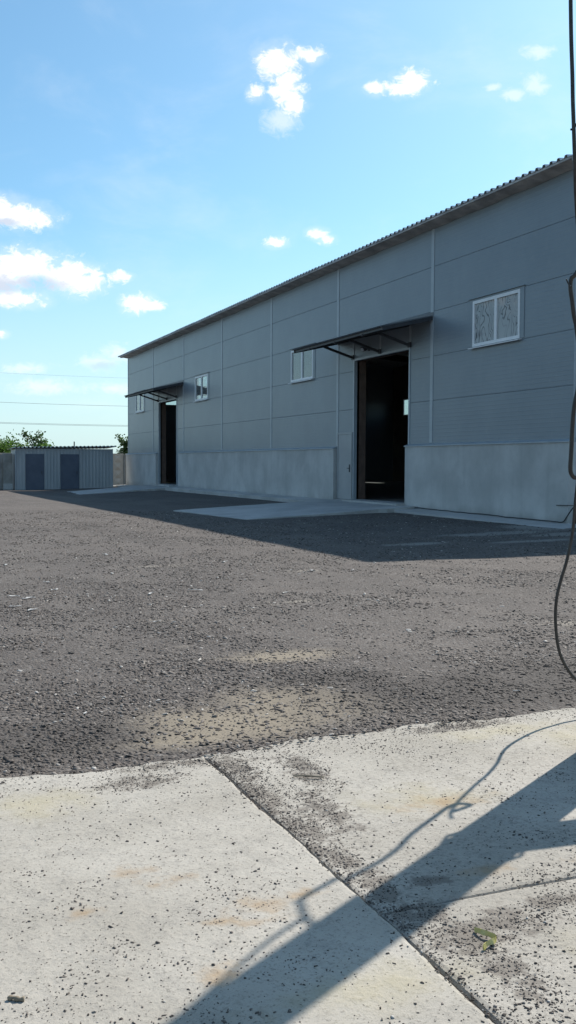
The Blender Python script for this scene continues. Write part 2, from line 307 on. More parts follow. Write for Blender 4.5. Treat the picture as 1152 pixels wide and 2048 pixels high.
def slab_mat():
    m, t, b, P, g = new_mat('old_pale_concrete')
    n = t.noise(P, 1.4, 8, 0.62); n2 = t.noise(P, 7.0, 8, 0.65); n3 = t.noise(P, 90, 5, 0.7); n4 = t.noise(P, 28, 6, 0.7)
    c = t.mix(t.step(n, 0.3, 0.7), (0.325, 0.300, 0.258), (0.420, 0.392, 0.345))
    c = t.mix(t.math('MULTIPLY', t.step(n2, 0.48, 0.72), 0.40), c, (0.26, 0.245, 0.22))
    c = t.mix(t.math('MULTIPLY', t.step(n4, 0.52, 0.70), 0.40), c, (0.22, 0.206, 0.185))
    c = t.mix(t.math('MULTIPLY', t.step(n3, 0.54, 0.66), 0.6), c, (0.14, 0.13, 0.112))
    n5 = t.noise(P, 200, 3, 0.6); c = t.mix(t.math('MULTIPLY', t.step(n5, 0.60, 0.70), t.step(n2, 0.35, 0.65, 0.1, 0.8)), c, (0.085, 0.078, 0.068))
    c = t.mix(t.math('MULTIPLY', t.step(ellipses(t, P, YELL, .55, 7), -0.1, 1.2), 0.6), c, (0.38, 0.335, 0.22))
    c = t.mix(t.math('MULTIPLY', t.step(ellipses(t, P, STAINS, .62, 13), 0.1, 1.3), 0.6), c, (0.30, 0.19, 0.085))
    c = t.mix(t.math('MULTIPLY', t.step(ellipses(t, P, DIRT, .95, 15), 0.05, 0.75), 0.8), c, (0.155, 0.135, 0.115))
    sp = t.n.new('ShaderNodeSeparateXYZ'); t.l.new(P, sp.inputs[0])      # the slabs right of the joint are rougher and grittier
    rg = t.step(sp.outputs[0], 1.27, 1.31); gr = t.math('MULTIPLY', t.step(t.noise(P, 60, 6, 0.75), 0.50, 0.62), t.step(t.noise(P, 4.5, 5, 0.6), 0.38, 0.62))
    c = t.mix(t.math('MULTIPLY', t.math('MULTIPLY', gr, rg), 0.6), c, (0.15, 0.138, 0.12))
    t.l.new(c, b.inputs['Base Color']); b.inputs['Roughness'].default_value = 0.92; b.inputs['Specular IOR Level'].default_value = 0.25
    h = t.math('ADD', t.math('MULTIPLY', n3, 0.6), t.math('ADD', t.math('MULTIPLY', n4, 1.0), t.math('MULTIPLY', n2, 2.0)))
    t.l.new(t.bump(h, 0.38, 0.010), b.inputs['Normal']); return m
MT['slab'] = slab_mat()

# ------------------------------------------------------------------ terrain
D, Y0, Y1, BW = 13.70, 17.51, 59.51, 18.0         # wall plane X, near end, far end, hall width
_ys = np.array([-3000, 4.0, 4.25, 10, 15, 25, 50, 70, 4000]); _zs = np.array([-.014, -.014, -.022, -.09, -.12, -.15, -.27, -.30, -.30])
def sstep(x, a, b):
    t = np.clip((x-a)/(b-a), 0, 1); return t*t*(3-2*t)
def gz(x, y):
    x = np.asarray(x, float); y = np.asarray(y, float)
    z = np.interp(y, _ys, _zs)
    rise = np.interp(y, [8, 14, 24, 50, 62], [0, .09, .12, .20, .06])
    z = z + rise*sstep(x, 7.5, 13.2)*(1-sstep(x, 40, 60))
    u = sstep(y, 4.4, 6.5)*(1-.75*sstep(y, 9, 14))
    z = z + u*(.010*np.sin(1.7*x+.6*y+1)+.008*np.sin(2.9*y-1.1*x)+.006*np.sin(4.3*x+3.1*y))
    return z
def ground():
    xs = np.unique(np.concatenate([np.linspace(-4000, -60, 10), np.linspace(-60, -8, 14), np.arange(-8, 18, .22), np.linspace(18, 60, 20), np.linspace(60, 4000, 10)]))
    ys = np.unique(np.concatenate([np.linspace(-4000, -40, 8), np.linspace(-40, 3.6, 14), np.arange(3.6, 30, .22), np.arange(30, 75, .8), np.linspace(75, 200, 12), np.linspace(200, 4000, 10)]))
    X, Y = np.meshgrid(xs, ys); Z = gz(X, Y); nx, ny = len(xs), len(ys)
    me = bpy.data.meshes.new('ground'); V = np.stack([X, Y, Z], -1).reshape(-1, 3)
    i = np.arange(nx-1)[None, :] + nx*np.arange(ny-1)[:, None]; F = np.stack([i, i+1, i+1+nx, i+nx], -1).reshape(-1, 4)
    me.vertices.add(len(V)); me.vertices.foreach_set('co', V.ravel()); me.loops.add(F.size); me.loops.foreach_set('vertex_index', F.ravel().astype(np.int32))
    me.polygons.add(len(F)); me.polygons.foreach_set('loop_start', np.arange(0, F.size, 4, dtype=np.int32)); me.update(calc_edges=True); me.validate()
    me.polygons.foreach_set('use_smooth', [True]*len(me.polygons)); me.materials.append(MT['ground'])
    o = bpy.data.objects.new('ground', me); C.objects.link(o); tag(o, kind='structure'); return o
ground()

# pavement of old concrete slabs (top about z = 0)
pav = empty('pavement', (0, 0, 0)); tag(pav, kind='structure')
def jag(p, q, amp, step=.05, seed=0):
    r = random.Random(seed); L = math.hypot(q[0]-p[0], q[1]-p[1]); n = max(2, int(L/step)); nx, ny = -(q[1]-p[1])/L, (q[0]-p[0])/L
    out = []; w1, w2 = r.random()*6, r.random()*6
    for i in range(n):
        t = i/n; a = amp*(.5*math.sin(t*L*2.3+w1)+.35*math.sin(t*L*9+w2)+.5*(r.random()-.5)) if i else 0
        out.append((p[0]+(q[0]-p[0])*t+nx*a, p[1]+(q[1]-p[1])*t+ny*a))
    return out
def slab(corners, amps, top, seed, tilt=(0, 0)):
    pts = []
    for i, c in enumerate(corners): pts += jag(c, corners[(i+1) % len(corners)], amps[i], seed=seed+i)
    n = len(pts); cx = sum(p[0] for p in pts)/n; cy = sum(p[1] for p in pts)/n; zt = lambda x, y: top+tilt[0]*(x-cx)+tilt[1]*(y-cy)
    def inset(d):
        o = []
        for i in range(n):
            a = pts[i-1]; b = pts[(i+1) % n]; L = math.hypot(b[0]-a[0], b[1]-a[1]) or 1
            o.append((pts[i][0]-(b[1]-a[1])/L*d, pts[i][1]+(b[0]-a[0])/L*d))
        return o
    r1, r2 = inset(.006), inset(.018)
    mb = MB(); V = [(x, y, -.16) for x, y in pts]+[(x, y, zt(x, y)-.012) for x, y in pts]+[(x, y, zt(x, y)-.004) for x, y in r1]+[(x, y, zt(x, y)) for x, y in r2]
    F = [(kk*n+i, kk*n+(i+1) % n, (kk+1)*n+(i+1) % n, (kk+1)*n+i) for kk in range(3) for i in range(n)]+[tuple(range(3*n, 4*n))]
    mb.add(V, F); return mb.build('concrete_slab', MT['slab'], pav)
slab([(-1.7, -2.4), (1.285, -2.4), (1.27, 4.08), (-1.7, 4.05)], [.006, .011, .055, .006], .014, 1)
slab([(1.292, 2.482), (4.32, 2.50), (4.32, 4.36), (1.29, 4.16)], [.012, .006, .07, .004], -.004, 20)
slab([(1.292, -3.2), (4.32, -3.2), (4.32, 2.488), (1.292, 2.476)], [.006, .006, .005, .004], -.001, 40)
slab([(4.345, -3.2), (7.4, -3.2), (7.4, 4.4), (4.345, 4.36)], [.006, .006, .05, .006], .0, 60)
slab([(-4.8, -2.4), (-1.73, -2.4), (-1.73, 4.05), (-4.8, 3.98)], [.006, .006, .04, .006], .004, 80)

# gate ramps and the strip along the wall
def ramp(p, seed):
    # p: outer near, outer far, wall far, wall near  (x, y, z)
    rnd = random.Random(seed); n = 24; mb = MB(); V = []; m = 10
    for i in range(n+1):
        t = i/n
        for j in range(m+1):
            s_ = j/m
            a = [p[0][q]*(1-s_)+p[1][q]*s_ for q in range(3)]; b = [p[3][q]*(1-s_)+p[2][q]*s_ for q in range(3)]
            e = .10*(rnd.random()-.5) if (j in (0, m) or i == 0) else 0
            V.append((a[0]*(1-t)+b[0]*t+(e if i == 0 else 0), a[1]*(1-t)+b[1]*t+(e if i else 0), a[2]*(1-t)+b[2]*t+.006*(rnd.random()-.5)))
    F = [(i*(m+1)+j, (i+1)*(m+1)+j, (i+1)*(m+1)+j+1, i*(m+1)+j+1) for i in range(n) for j in range(m)]
    o = len(V); V += [(x, y, z-.4) for x, y, z in V]
    rim = [j for j in range(m+1)]+[i*(m+1)+m for i in range(1, n+1)]+[n*(m+1)+j for j in range(m-1, -1, -1)]+[i*(m+1) for i in range(n-1, 0, -1)]
    F += [(rim[i], rim[(i+1) % len(rim)], rim[(i+1) % len(rim)]+o, rim[i]+o) for i in range(len(rim))]
    mb.add(V, F); return tag(mb.build('gate_ramp', MT['apron'], smooth=False), kind='structure')
zr = float(gz(8.2, 26)); ramp([(8.45, 23.5, zr+.02), (8.0, 28.9, zr+.015), (13.9, 29.46, .14), (13.9, 23.95, .14)], 3)
zl = float(gz(8.7, 50)); ramp([(8.6, 47.5, zl+.01), (8.7, 52.9, zl-.02), (13.9, 52.9, .13), (13.9, 47.75, .13)], 4)
def strip(ya, yb, z0, z1, seed):
    rnd = random.Random(seed); n = int((yb-ya)/.3); mb = MB(); V = []
    for i in range(n+1):
        y = ya+(yb-ya)*i/n; z = z0+(z1-z0)*i/n; e = .05*(rnd.random()-.5)
        V += [(12.78+e, y, z-.45), (12.78+e, y, z-.05), (12.84+e, y, z-.03), (13.64, y, z)]
    F = [(i*4+j, (i+1)*4+j, (i+1)*4+j+1, i*4+j+1) for i in range(n) for j in range(3)]
    mb.add(V, F); tag(mb.build('wall_strip', MT['apron']), kind='structure')
strip(16.6, 23.9, .015, .07, 1); strip(29.5, 47.7, .11, .13, 2); strip(52.95, 60.1, .05, -.06, 3)

# ------------------------------------------------------------------ warehouse
WH = empty('warehouse', (D, (Y0+Y1)/2, 0))
tag(WH, 'long grey panel-clad warehouse with concrete plinth, profiled metal roof and two open gateways', 'warehouse')
rows = [1.80, 2.99, 4.18, 5.37, 6.56, 7.62]
def panel(y0, y1, z0, z1):
    # a cassette panel with folded edges: face plus a 12 mm bevel
    g = .002; y0 += g; y1 -= g; z0 += g; z1 -= g; e = .006
    mb = MB(); X = D
    V = [(X+.08, y0, z0), (X+.08, y1, z0), (X+.08, y1, z1), (X+.08, y0, z1), (X+e, y0, z0), (X+e, y1, z0), (X+e, y1, z1), (X+e, y0, z1),
         (X, y0+e, z0+e), (X, y1-e, z0+e), (X, y1-e, z1-e), (X, y0+e, z1-e)]
    F = [(0, 1, 2, 3), (8, 11, 10, 9)]
    for i in range(4):
        j = (i+1) % 4; F += [(i, i+4, j+4, j), (i+4, i+8, j+8, j+4)]
    mb.add(V, F); return mb.build('wall_panel', MT['panel'], WH)
GATES = [(26.51, 1), (50.51, 5)]; WINS = {0: 20.51, 2: 32.51, 4: 44.51, 6: 56.51}
GH, GW = 4.5, 1.75
for b in range(7):
    a, c = Y0+6*b, Y0+6*b+6
    for i in range(5):
        z0, z1 = rows[i], rows[i+1]
        if b in WINS and i == 2:
            panel(a, WINS[b]-1.0, z0, z1); panel(WINS[b]+1.0, c, z0, z1)
        elif b in (1, 5) and i < 3:
            g0, g1 = a+3-GW, a+3+GW
            zz = z0
            if i == 0:
                panel(a, g0, z0 if b == 1 else .0, z1); panel(g1, c, .0, z1)
            elif i == 1: panel(a, g0, z0, z1); panel(g1, c, z0, z1)
            else: panel(a, g0, z0, z1); panel(g1, c, z0, z1); panel(g0, g1, GH, z1)
        else: panel(a, c, z0, z1)
# inner liner closing the joints, with the openings left free
mb = MB(); xi0, xi1 = D+.075, D+.16
for b in range(7):
    a, c = Y0+6*b, Y0+6*b+6
    if b in WINS:
        y = WINS[b]; mb.box((xi0, a, -.3), (xi1, c, rows[2])); mb.box((xi0, a, rows[3]), (xi1, c, 7.75))
        mb.box((xi0, a, rows[2]), (xi1, y-1.0, rows[3])); mb.box((xi0, y+1.0, rows[2]), (xi1, c, rows[3]))
    elif b in (1, 5):
        y = a+3; mb.box((xi0, a, -.3), (xi1, y-GW, 7.75)); mb.box((xi0, y+GW, -.3), (xi1, c, 7.75)); mb.box((xi0, y-GW, GH), (xi1, y+GW, 7.75))
    else: mb.box((xi0, a, -.3), (xi1, c, 7.75))
mb.build('inner_liner', MT['inner'], WH)
# end walls, rear wall, floor, frames inside
def gable(y, th, holes=()):
    m_ = MB(); xa, xb = D+.02, D+BW; xs = sorted({xa, xb, D+BW/2, *[h[0] for h in holes], *[h[1] for h in holes]})
    rz = lambda x: 7.725+.1*min(x-D, D+BW-x)
    for x0, x1 in zip(xs[:-1], xs[1:]):
        cuts = sorted([(h[2], h[3]) for h in holes if h[0] <= x0 and h[1] >= x1]); z = -.3
        for h0, h1 in cuts: m_.box((x0, y, z), (x1, y+th, h0)); z = h1
        V = [(x0, y, z), (x1, y, z), (x1, y+th, z), (x0, y+th, z), (x0, y, rz(x0)), (x1, y, rz(x1)), (x1, y+th, rz(x1)), (x0, y+th, rz(x0))]
        m_.add(V, [(3,2,1,0),(4,5,6,7),(0,1,5,4),(1,2,6,5),(2,3,7,6),(3,0,4,7)])
    return m_
gable(Y0, .1).build('end_wall', MT['panel'], WH)
EH = [(D+1.9, D+6.2, 4.78, 5.5), (D+1.9, D+6.2, 6.0, 6.9)]
gable(Y1-.1, .1, EH).build('end_wall', MT['panel'], WH)
mb = MB(); xr = D+BW; wz0, wz1, wy0, wy1 = 4.45, 5.55, 55.6, 58.1
mb.box((xr, Y0, -.3), (xr+.1, Y1, wz0)).box((xr, Y0, wz1), (xr+.1, Y1, 7.73)).box((xr, Y0, wz0), (xr+.1, wy0, wz1)).box((xr, wy1, wz0), (xr+.1, Y1, wz1))
mb.build('rear_wall', MT['inner'], WH)
MB().box((D+.1, Y0+.1, -.3), (xr, Y1-.1, .15)).build('floor', MT['floor'], WH)
for b in range(1, 7):
    yc = Y0+6*b; m_ = MB()
    m_.box((D+.17, yc-.1, .1), (D+.45, yc+.1, 7.5)).box((xr-.3, yc-.1, .1), (xr-.01, yc+.1, 7.5)).bar((D+.2, yc, 7.4), (D+BW/2, yc, 8.2), .2, .35).bar((D+BW/2, yc, 8.2), (xr-.05, yc, 7.4), .2, .35)
    m_.build('steel_frame', MT['steel'], WH)
# joint covers
for b in range(8):
    y = Y0+6*b; zlo = 1.86 if b not in (2, 6) else 1.86
    hw = .075 if 0 < b < 7 else .09
    mb = MB(); a_, c_ = (y-hw, y+hw) if 0 < b < 7 else ((y-.02, y+.012) if b == 0 else (y-.11, y+.02))
    mb.box((D-.012, a_, zlo), (D+.05, c_, 7.60)); mb.build('joint_cover', MT['flash'], WH)
# plinth sections with a metal drip cap
for (a, c) in ((Y0-.02, 24.72), (29.53, 48.05), (52.45, Y1+.02)):
    m_ = MB(); X0 = D-.13; n = max(2, int((c-a)/1.5))
    m_.add([(X0, a, -.5), (X0, c, -.5), (D+.07, c, -.5), (D+.07, a, -.5), (X0, a, 1.775), (X0, c, 1.775), (D+.07, c, 1.775), (D+.07, a, 1.775),
            ], [(3,2,1,0),(4,5,6,7),(0,1,5,4),(1,2,6,5),(2,3,7,6),(3,0,4,7)])
    pl = m_.build('plinth', MT['plinth'], WH)
    m_ = MB(); m_.add([(D-.165, a-.02, 1.765), (D-.165, c+.02, 1.765), (D-.165, c+.02, 1.79), (D-.165, a-.02, 1.79), (D+.02, a-.02, 1.85), (D+.02, c+.02, 1.85), (D+.02, a-.02, 1.78), (D+.02, c+.02, 1.78)],
                      [(0, 3, 2, 1), (3, 4, 5, 2), (0, 1, 7, 6), (0, 6, 4, 3), (1, 2, 5, 7)])
    m_.build('drip_cap', MT['flash'], pl)
# windows
def window(yc, glass):
    z0, z1 = rows[2], rows[3]; y0, y1 = yc-1.0, yc+1.0; fwd = .075
    m_ = MB(); xa, xb = D-.02, D+.055
    m_.box((xa, y0, z0+.03), (xb, y1, z0+.03+fwd)).box((xa, y0, z1-.03-fwd), (xb, y1, z1-.03))
    m_.box((xa, y0, z0+.03+fwd), (xb, y0+fwd, z1-.03-fwd)).box((xa, y1-fwd, z0+.03+fwd), (xb, y1, z1-.03-fwd)).box((xa+.003, yc-.05, z0+.03+fwd), (xb, yc+.05, z1-.03-fwd))
    f = m_.build('window', MT['frame'], WH)
    for a, c in ((y0+fwd, yc-.05), (yc+.05, y1-fwd)):
        MB().box((D+.016, a, z0+.03+fwd), (D+.026, c, z1-.03-fwd)).build('pane', glass, f)
    m_ = MB(); m_.add([(D-.11, y0-.06, z0-.025), (D-.11, y1+.06, z0-.025), (D-.11, y1+.06, z0-.005), (D-.11, y0-.06, z0-.005), (D+.02, y0-.06, z0+.028), (D+.02, y1+.06, z0+.028), (D+.02, y1+.06, z0), (D+.02, y0-.06, z0)],
                      [(0, 3, 2, 1), (3, 4, 5, 2), (0, 1, 6, 7), (0, 7, 4, 3), (1, 2, 5, 6)]); m_.build('sill', MT['frame'], f)
    m_ = MB(); m_.box((D-.014, y0-.16, z0+.03), (D+.01, y0-.002, z1+.02)).box((D-.014, y1+.002, z0+.03), (D+.01, y1+.16, z1+.02)).box((D-.014, y0, z1-.028), (D+.01, y1, z1+.02))
    m_.build('window_trim', MT['panel'], f)
    MB().box((D-.055, y0-.19, z1+.022), (D+.01, y1+.19, z1+.034)).build('drip_edge', MT['panel'], f)
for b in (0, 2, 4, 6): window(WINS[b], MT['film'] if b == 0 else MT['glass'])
m_ = MB(); f = m_.box((xr+.02, wy0, wz0), (xr+.08, wy1, wz0+.07)).box((xr+.02, wy0, wz1-.07), (xr+.08, wy1, wz1)).box((xr+.02, wy0, wz0+.07), (xr+.08, wy0+.07, wz1-.07)).box((xr+.02, wy1-.07, wz0+.07), (xr+.08, wy1, wz1-.07)).build('window', MT['frame'], WH)
MB().box((xr+.045, wy0+.07, wz0+.07), (xr+.05, wy1-.07, wz1-.07)).build('pane', MT['clear'], f)
for h in EH:
    m_ = MB(); f = m_.box((h[0], Y1-.08, h[2]), (h[1], Y1-.02, h[2]+.06)).box((h[0], Y1-.08, h[3]-.06), (h[1], Y1-.02, h[3])).build('window', MT['frame'], WH)
    MB().box((h[0], Y1-.055, h[2]+.06), (h[1], Y1-.05, h[3]-.06)).build('pane', MT['clear'], f)
# gateways: reveals, trims, canopy, service door
def sheet_profile(y0, n, pitch, depth, bot, slope):
    p = []
    for i in range(n):
        o = y0+i*pitch; top = pitch-bot-2*slope
        p += [(o, 0), (o+bot, 0), (o+bot+slope, depth), (o+bot+slope+top, depth)]
    p.append((y0+n*pitch, 0)); return p
def sheet(prof, xa, za, xb, zb, th=.004):
    V = []; n = len(prof)
    for (x, z) in ((xa, za), (xb, zb)):
        V += [(x, y, z+d) for y, d in prof]; V += [(x, y, z+d-th) for y, d in prof]
    F = []
    for i in range(n-1):
        F += [(i, i+1, 2*n+i+1, 2*n+i), (n+i, 3*n+i, 3*n+i+1, n+i+1), (i, n+i, n+i+1, i+1), (2*n+i, 2*n+i+1, 3*n+i+1, 3*n+i)]
    F += [(0, 2*n, 3*n, n), (n-1, 2*n-1, 4*n-1, 3*n-1)]
    return MB().add(V, F)
for yc, b in GATES:
    y0, y1 = yc-GW, yc+GW
    MB().box((D+.03, y1, .1), (D+.40, y1+.16, GH+.1)).build('gate_jamb', MT['jamb'], WH)
    MB().box((D+.03, y0-.16, .1), (D+.40, y0, GH+.1)).build('gate_jamb', MT['jamb'], WH)
    MB().box((D+.03, y0, GH), (D+.36, y1, GH+.2)).build('gate_lintel', MT['jamb'], WH)
    for ya, yb in ((y1-.004, y1+.07), (y0-.07, y0+.004)): MB().box((D-.018, ya, .12), (D+.09, yb, GH+.06)).build('gate_trim', MT['flash'], WH)
    MB().box((D-.018, y0+.006, GH-.004), (D+.09, y1-.006, GH+.06)).build('gate_trim', MT['flash'], WH)
    MB().box((D-.4, y0-.05, .02), (D+.3, y1+.05, .165)).build('threshold', MT['apron'], WH)
    # canopy
    ca = empty('canopy', (0, 0, 0)); ca.parent = WH; ca['_o'] = list(WH['_o'])
    zi, zo, xo = 5.24, 4.88, D-1.58
    pr = sheet_profile(yc-3.06, 8, .1275, .032, .055, .012)
    first = sheet(pr, xo, zo, D-.005, zi).build('roof_sheet', MT['canopy'], ca)
    for i in range(1, 6): inst(first, 'roof_sheet', ca, (0, i*1.0205, .001*(i % 2)))
    zc = lambda x: zo+(zi-zo)*(x-xo)/(D-xo)
    MB().bar((xo+.10, yc-3.02, zc(xo+.10)-.04), (xo+.10, yc+3.02, zc(xo+.10)-.04), .05, .10).build('edge_beam', MT['steel'], ca)
    MB().bar((D-.75, yc-3.02, zc(D-.75)-.035), (D-.75, yc+3.02, zc(D-.75)-.035), .05).build('purlin', MT['steel'], ca)
    MB().bar((D-.04, yc-3.02, zi-.045), (D-.04, yc+3.02, zi-.045), .06).build('wall_rail', MT['steel'], ca)
    for yy in (yc-GW-.06, yc, yc+GW+.08):
        m_ = MB(); m_.bar((D-.06, yy, zi-.09), (xo+.06, yy, zc(xo+.06)-.095), .05, .06)
        m_.bar((D-.04, yy, 4.60), (D-1.02, yy, zc(D-1.02)-.11), .06, .07); m_.box((D-.06, yy-.075, 4.54), (D-.021, yy+.075, 4.68)); m_.build('bracket', MT['steel'], ca)
        MB().box((D-.016, yy-.05, 4.685), (D+.02, yy+.05, 5.15)).build('stiffener', MT['flash'], ca)
    for yy in (yc-3.03, yc+3.03): MB().bar((D-.03, yy, zi-.055), (xo+.05, yy, zc(xo+.05)-.055), .03, .10).build('end_bar', MT['steel'], ca)
    MB().box((D-.02, yc-3.06, zi+.012), (D+.01, yc+3.06, zi+.11)).build('flashing', MT['canopy'], ca)
dr = MB().box((D-.035, 28.40, .16), (D+.005, 29.36, 2.22)).build('service_door', MT['door'], WH)
m_ = MB(); m_.box((D-.05, 28.34, .14), (D, 28.40, 2.28)).box((D-.05, 29.36, .14), (D, 29.42, 2.28)).box((D-.05, 28.40, 2.22), (D, 29.36, 2.28)); m_.build('door_frame', MT['door'], dr)
MB().box((D-.055, 28.47, 1.02), (D-.034, 28.52, 1.26)).bar((D-.075, 28.49, 1.14), (D-.075, 28.62, 1.14), .02).bar((D-.075, 28.49, 1.14), (D-.04, 28.49, 1.14), .02).build('handle', MT['steel'], dr)
# roof
pr = sheet_profile(0, 4, .25, .062, .12, .032)
xe, ze = D-.46, 7.665; rz = lambda x: ze+.1*(x-xe); xm = D+BW/2
first = sheet([(y+Y0-.35, d) for y, d in pr], xe, ze, xm, rz(xm), .006).build('roof_sheet', MT['roof'], WH)
for i in range(1, 43): inst(first, 'roof_sheet', WH, (random.uniform(-.012, .012), i*1.0, random.uniform(0, .006)))
m_ = MB(); m_.add([(xm, Y0-.35, rz(xm)-.01), (xm, Y1+.14, rz(xm)-.01), (xr+.46, Y1+.14, ze), (xr+.46, Y0-.35, ze), (xm, Y0-.35, rz(xm)+.05), (xm, Y1+.14, rz(xm)+.05), (xr+.46, Y1+.14, ze+.06), (xr+.46, Y0-.35, ze+.06)],
                  [(3,2,1,0),(4,5,6,7),(0,1,5,4),(1,2,6,5),(2,3,7,6),(3,0,4,7)]); m_.build('rear_roof', MT['roof'], WH)
m_ = MB(); V = []; n = 140
rs = random.Random(5)
for i in range(n+1):
    y = Y0-.25+(Y1-Y0+.35)*i/n; e = .012*math.sin(i*.9)+.014*(rs.random()-.5)
    V += [(D-.43, y, 7.625+.4*e), (D-.30, y, 7.60+e), (D-.01, y, 7.56+e), (D-.01, y, 7.67)]
F = [(i*4+j, i*4+j+1, (i+1)*4+j+1, (i+1)*4+j) for i in range(n) for j in range(3)]
m_.add(V, F).build('eave_soffit', MT['soffit'], WH)
m_ = MB(); m_.box((D-.445, Y0-.33, 7.615), (D-.43, Y1+.12, 7.66)); m_.build('eave_trim', MT['soffit'], WH)
# verge trims at the two gable ends
for y in (Y0-.345, Y1+.12): MB().bar((xe+.02, y, ze-.05), (xm, y, rz(xm)-.05), .02, .09).build('verge_trim', MT['soffit'], WH)

# floodlight over the right gateway
fl = empty('floodlight', (D-.02, 27.25, 4.76)); tag(fl, 'small dark floodlight fixed above the gateway nearer the pole, under its canopy', 'floodlight')
MB().box((D-.03, 27.2, 4.70), (D-.005, 27.30, 4.82)).bar((D-.02, 27.25, 4.76), (D-.16, 27.25, 4.78), .025).build('bracket', MT['steel'], fl)
hd = MB().bar((D-.15, 27.25, 4.79), (D-.23, 27.25, 4.74), .17, .14).build('housing', MT['steel'], fl)
MB().bar((D-.229, 27.25, 4.74), (D-.242, 27.25, 4.732), .12, .095).build('lens', MT['lampglass'], hd)

# cable along the foot of the wall
def strip_z(y): return .015+.055*(y-16.6)/7.3
wp = []; rs = random.Random(3)
for i in range(26):
    y = 24.6-(24.6-17.75)*i/25; wp.append((D-.165-.03*rs.random()-.05*max(0, math.sin(i*.8)), y, strip_z(y)+.012+.012*rs.random()))
wp += [(D-.17, 17.60, .05), (D-.15, 17.50, .16), (D-.145, 17.40, .27), (D-.145, 17.25, .40), (D-.15, 17.05, .46), (D-.12, 16.95, .48), (D+.03, 16.98, .48), (D+.3, 17.42, .5)]
tag(MB().tube(spline(wp, 4), .013, 6).build('wall_cable', MT['cable'], org=(D-.18, 24.6, .07), smooth=True), 'thin black cable lying along the foot of the concrete plinth', 'cable')
tag(MB().bar((D-.145, 17.86, .40), (D-.145, 17.30, .415), .018).build('wall_hook', MT['steel'], org=(D-.145, 17.6, .40)), 'short horizontal iron rod on the plinth beside the rising cable', 'rod')

# ------------------------------------------------------------------ shed
SX0, SX1, SY, SB = 6.9, 12.42, 58.0, -.36
sh = empty('metal_shed', ((SX0+SX1)/2, SY+1.2, SB)); tag(sh, 'low grey profiled-metal shed with two dark blue doors by the concrete fence', 'shed')
def vsheet(x0, x1, y, z0, z1, mt, name='cladding_sheet'):
    n = max(2, round((x1-x0)/.19)); p = (x1-x0)/n; pts = []
    for i in range(n): o = x0+i*p; pts += [(o, 0), (o+p*.45, 0), (o+p*.58, .009), (o+p*.87, .009)]
    pts.append((x1, 0)); V = [(x, y-d, z0) for x, d in pts]+[(x, y-d, z1) for x, d in pts]; n = len(pts)
    return MB().add(V, [(i, i+1, n+i+1, n+i) for i in range(n-1)]).build(name, mt, sh)
dX = [(7.44, 8.48), (9.40, 10.47)]
MB().box((SX0+.02, SY+.03, SB-.2), (SX1-.02, SY+2.5, 2.0)).build('shed_body', MT['shed'], sh)
for a, c in ((SX0, 7.44), (8.48, 9.40), (10.47, 11.45), (11.45, SX1)): vsheet(a, c, SY, SB, 2.07, MT['shed'])
for a, c in dX: vsheet(a, c, SY, 1.76, 2.07, MT['shed'])
for a, c in dX:
    d_ = MB().box((a+.01, SY-.03, SB+.06), (c-.01, SY+.02, 1.755)).build('door', MT['shed_door'], sh)
    MB().box((a+.06, SY-.045, SB+.1), (a+.09, SY-.028, 1.72)).box((c-.09, SY-.045, SB+.1), (c-.06, SY-.028, 1.72)).build('door_stile', MT['shed_door'], d_)
    MB().box((c-.16, SY-.07, .6), (c-.13, SY-.04, .78)).build('handle', MT['steel'], d_)
for x in (SX0-.02, SX1-.03): MB().box((x, SY-.035, SB), (x+.05, SY+.03, 2.08)).build('corner_trim', MT['flash'], sh)
pts = []; n = 26; p = (SX1-SX0+.35)/n
for i in range(n): o = SX0-.15+i*p; pts += [(o, 0), (o+p*.5, 0), (o+p*.6, .07), (o+p*.9, .07)]
pts.append((SX1+.2, 0)); m_ = len(pts)
MB().add([(x, SY-.22, 2.10+.02*(x-SX0)+d) for x, d in pts]+[(x, SY+2.7, 2.02+.02*(x-SX0)+d) for x, d in pts]+[(x, SY-.22, 2.085+.02*(x-SX0)+d) for x, d in pts], [(i, i+1, m_+i+1, m_+i) for i in range(m_-1)]+[(2*m_+i, 2*m_+i+1, i+1, i) for i in range(m_-1)]).build('roof', MT['shed_roof'], sh)
MB().tube([(10.3, SY+.6, 1.95), (10.3, SY+.6, 2.50)], .035, 8).build('vent_pipe', MT['steel'], sh)
MB().box((SX0-.1, SY-.12, SB-.15), (SX1+.1, SY+.1, SB+.035)).build('plinth', MT['fence_grey'], sh)

# ------------------------------------------------------------------ concrete panel fence with raised squares
FY, FB = 66.0, -.42
fe = empty('concrete_fence', (9, FY, FB)); tag(fe, 'precast concrete panel fence with raised square pattern behind the metal shed', 'fence')
def fence_panel():
    mb = MB().box((0, 0, 0), (2.86, .09, 2.30)); nx_, nz_ = 5, 4; a = .53
    for i in range(nx_):
        for j in range(nz_):
            x = .11+i*a; z = .10+j*a; e = .02; c = (x+a/2, -.085, z+a/2)
            q = [(x+e, -.002, z+e), (x+a-e, -.002, z+e), (x+a-e, -.002, z+a-e), (x+e, -.002, z+a-e)]
            mb.add(q+[c], [(0, 1, 4), (1, 2, 4), (2, 3, 4), (3, 0, 4)])
    mb.box((0, -.03, 2.22), (2.86, .0, 2.30)); return mb
fp = None
for i in range(12):
    x = -9.0+3.0*i; off = (x-9, 0, random.uniform(-.02, .02))
    if fp is None: fp = fence_panel().build('fence_panel', MT['fence'], fe, org=(0, 0, 0)); fp.location = off
    else: inst(fp, 'fence_panel', fe, off)
    MB().box((x-.12, FY-.07, FB-.1), (x-.005, FY+.16, FB+2.26)).build('post', MT['fence_grey'], fe, org=(9, FY, FB))
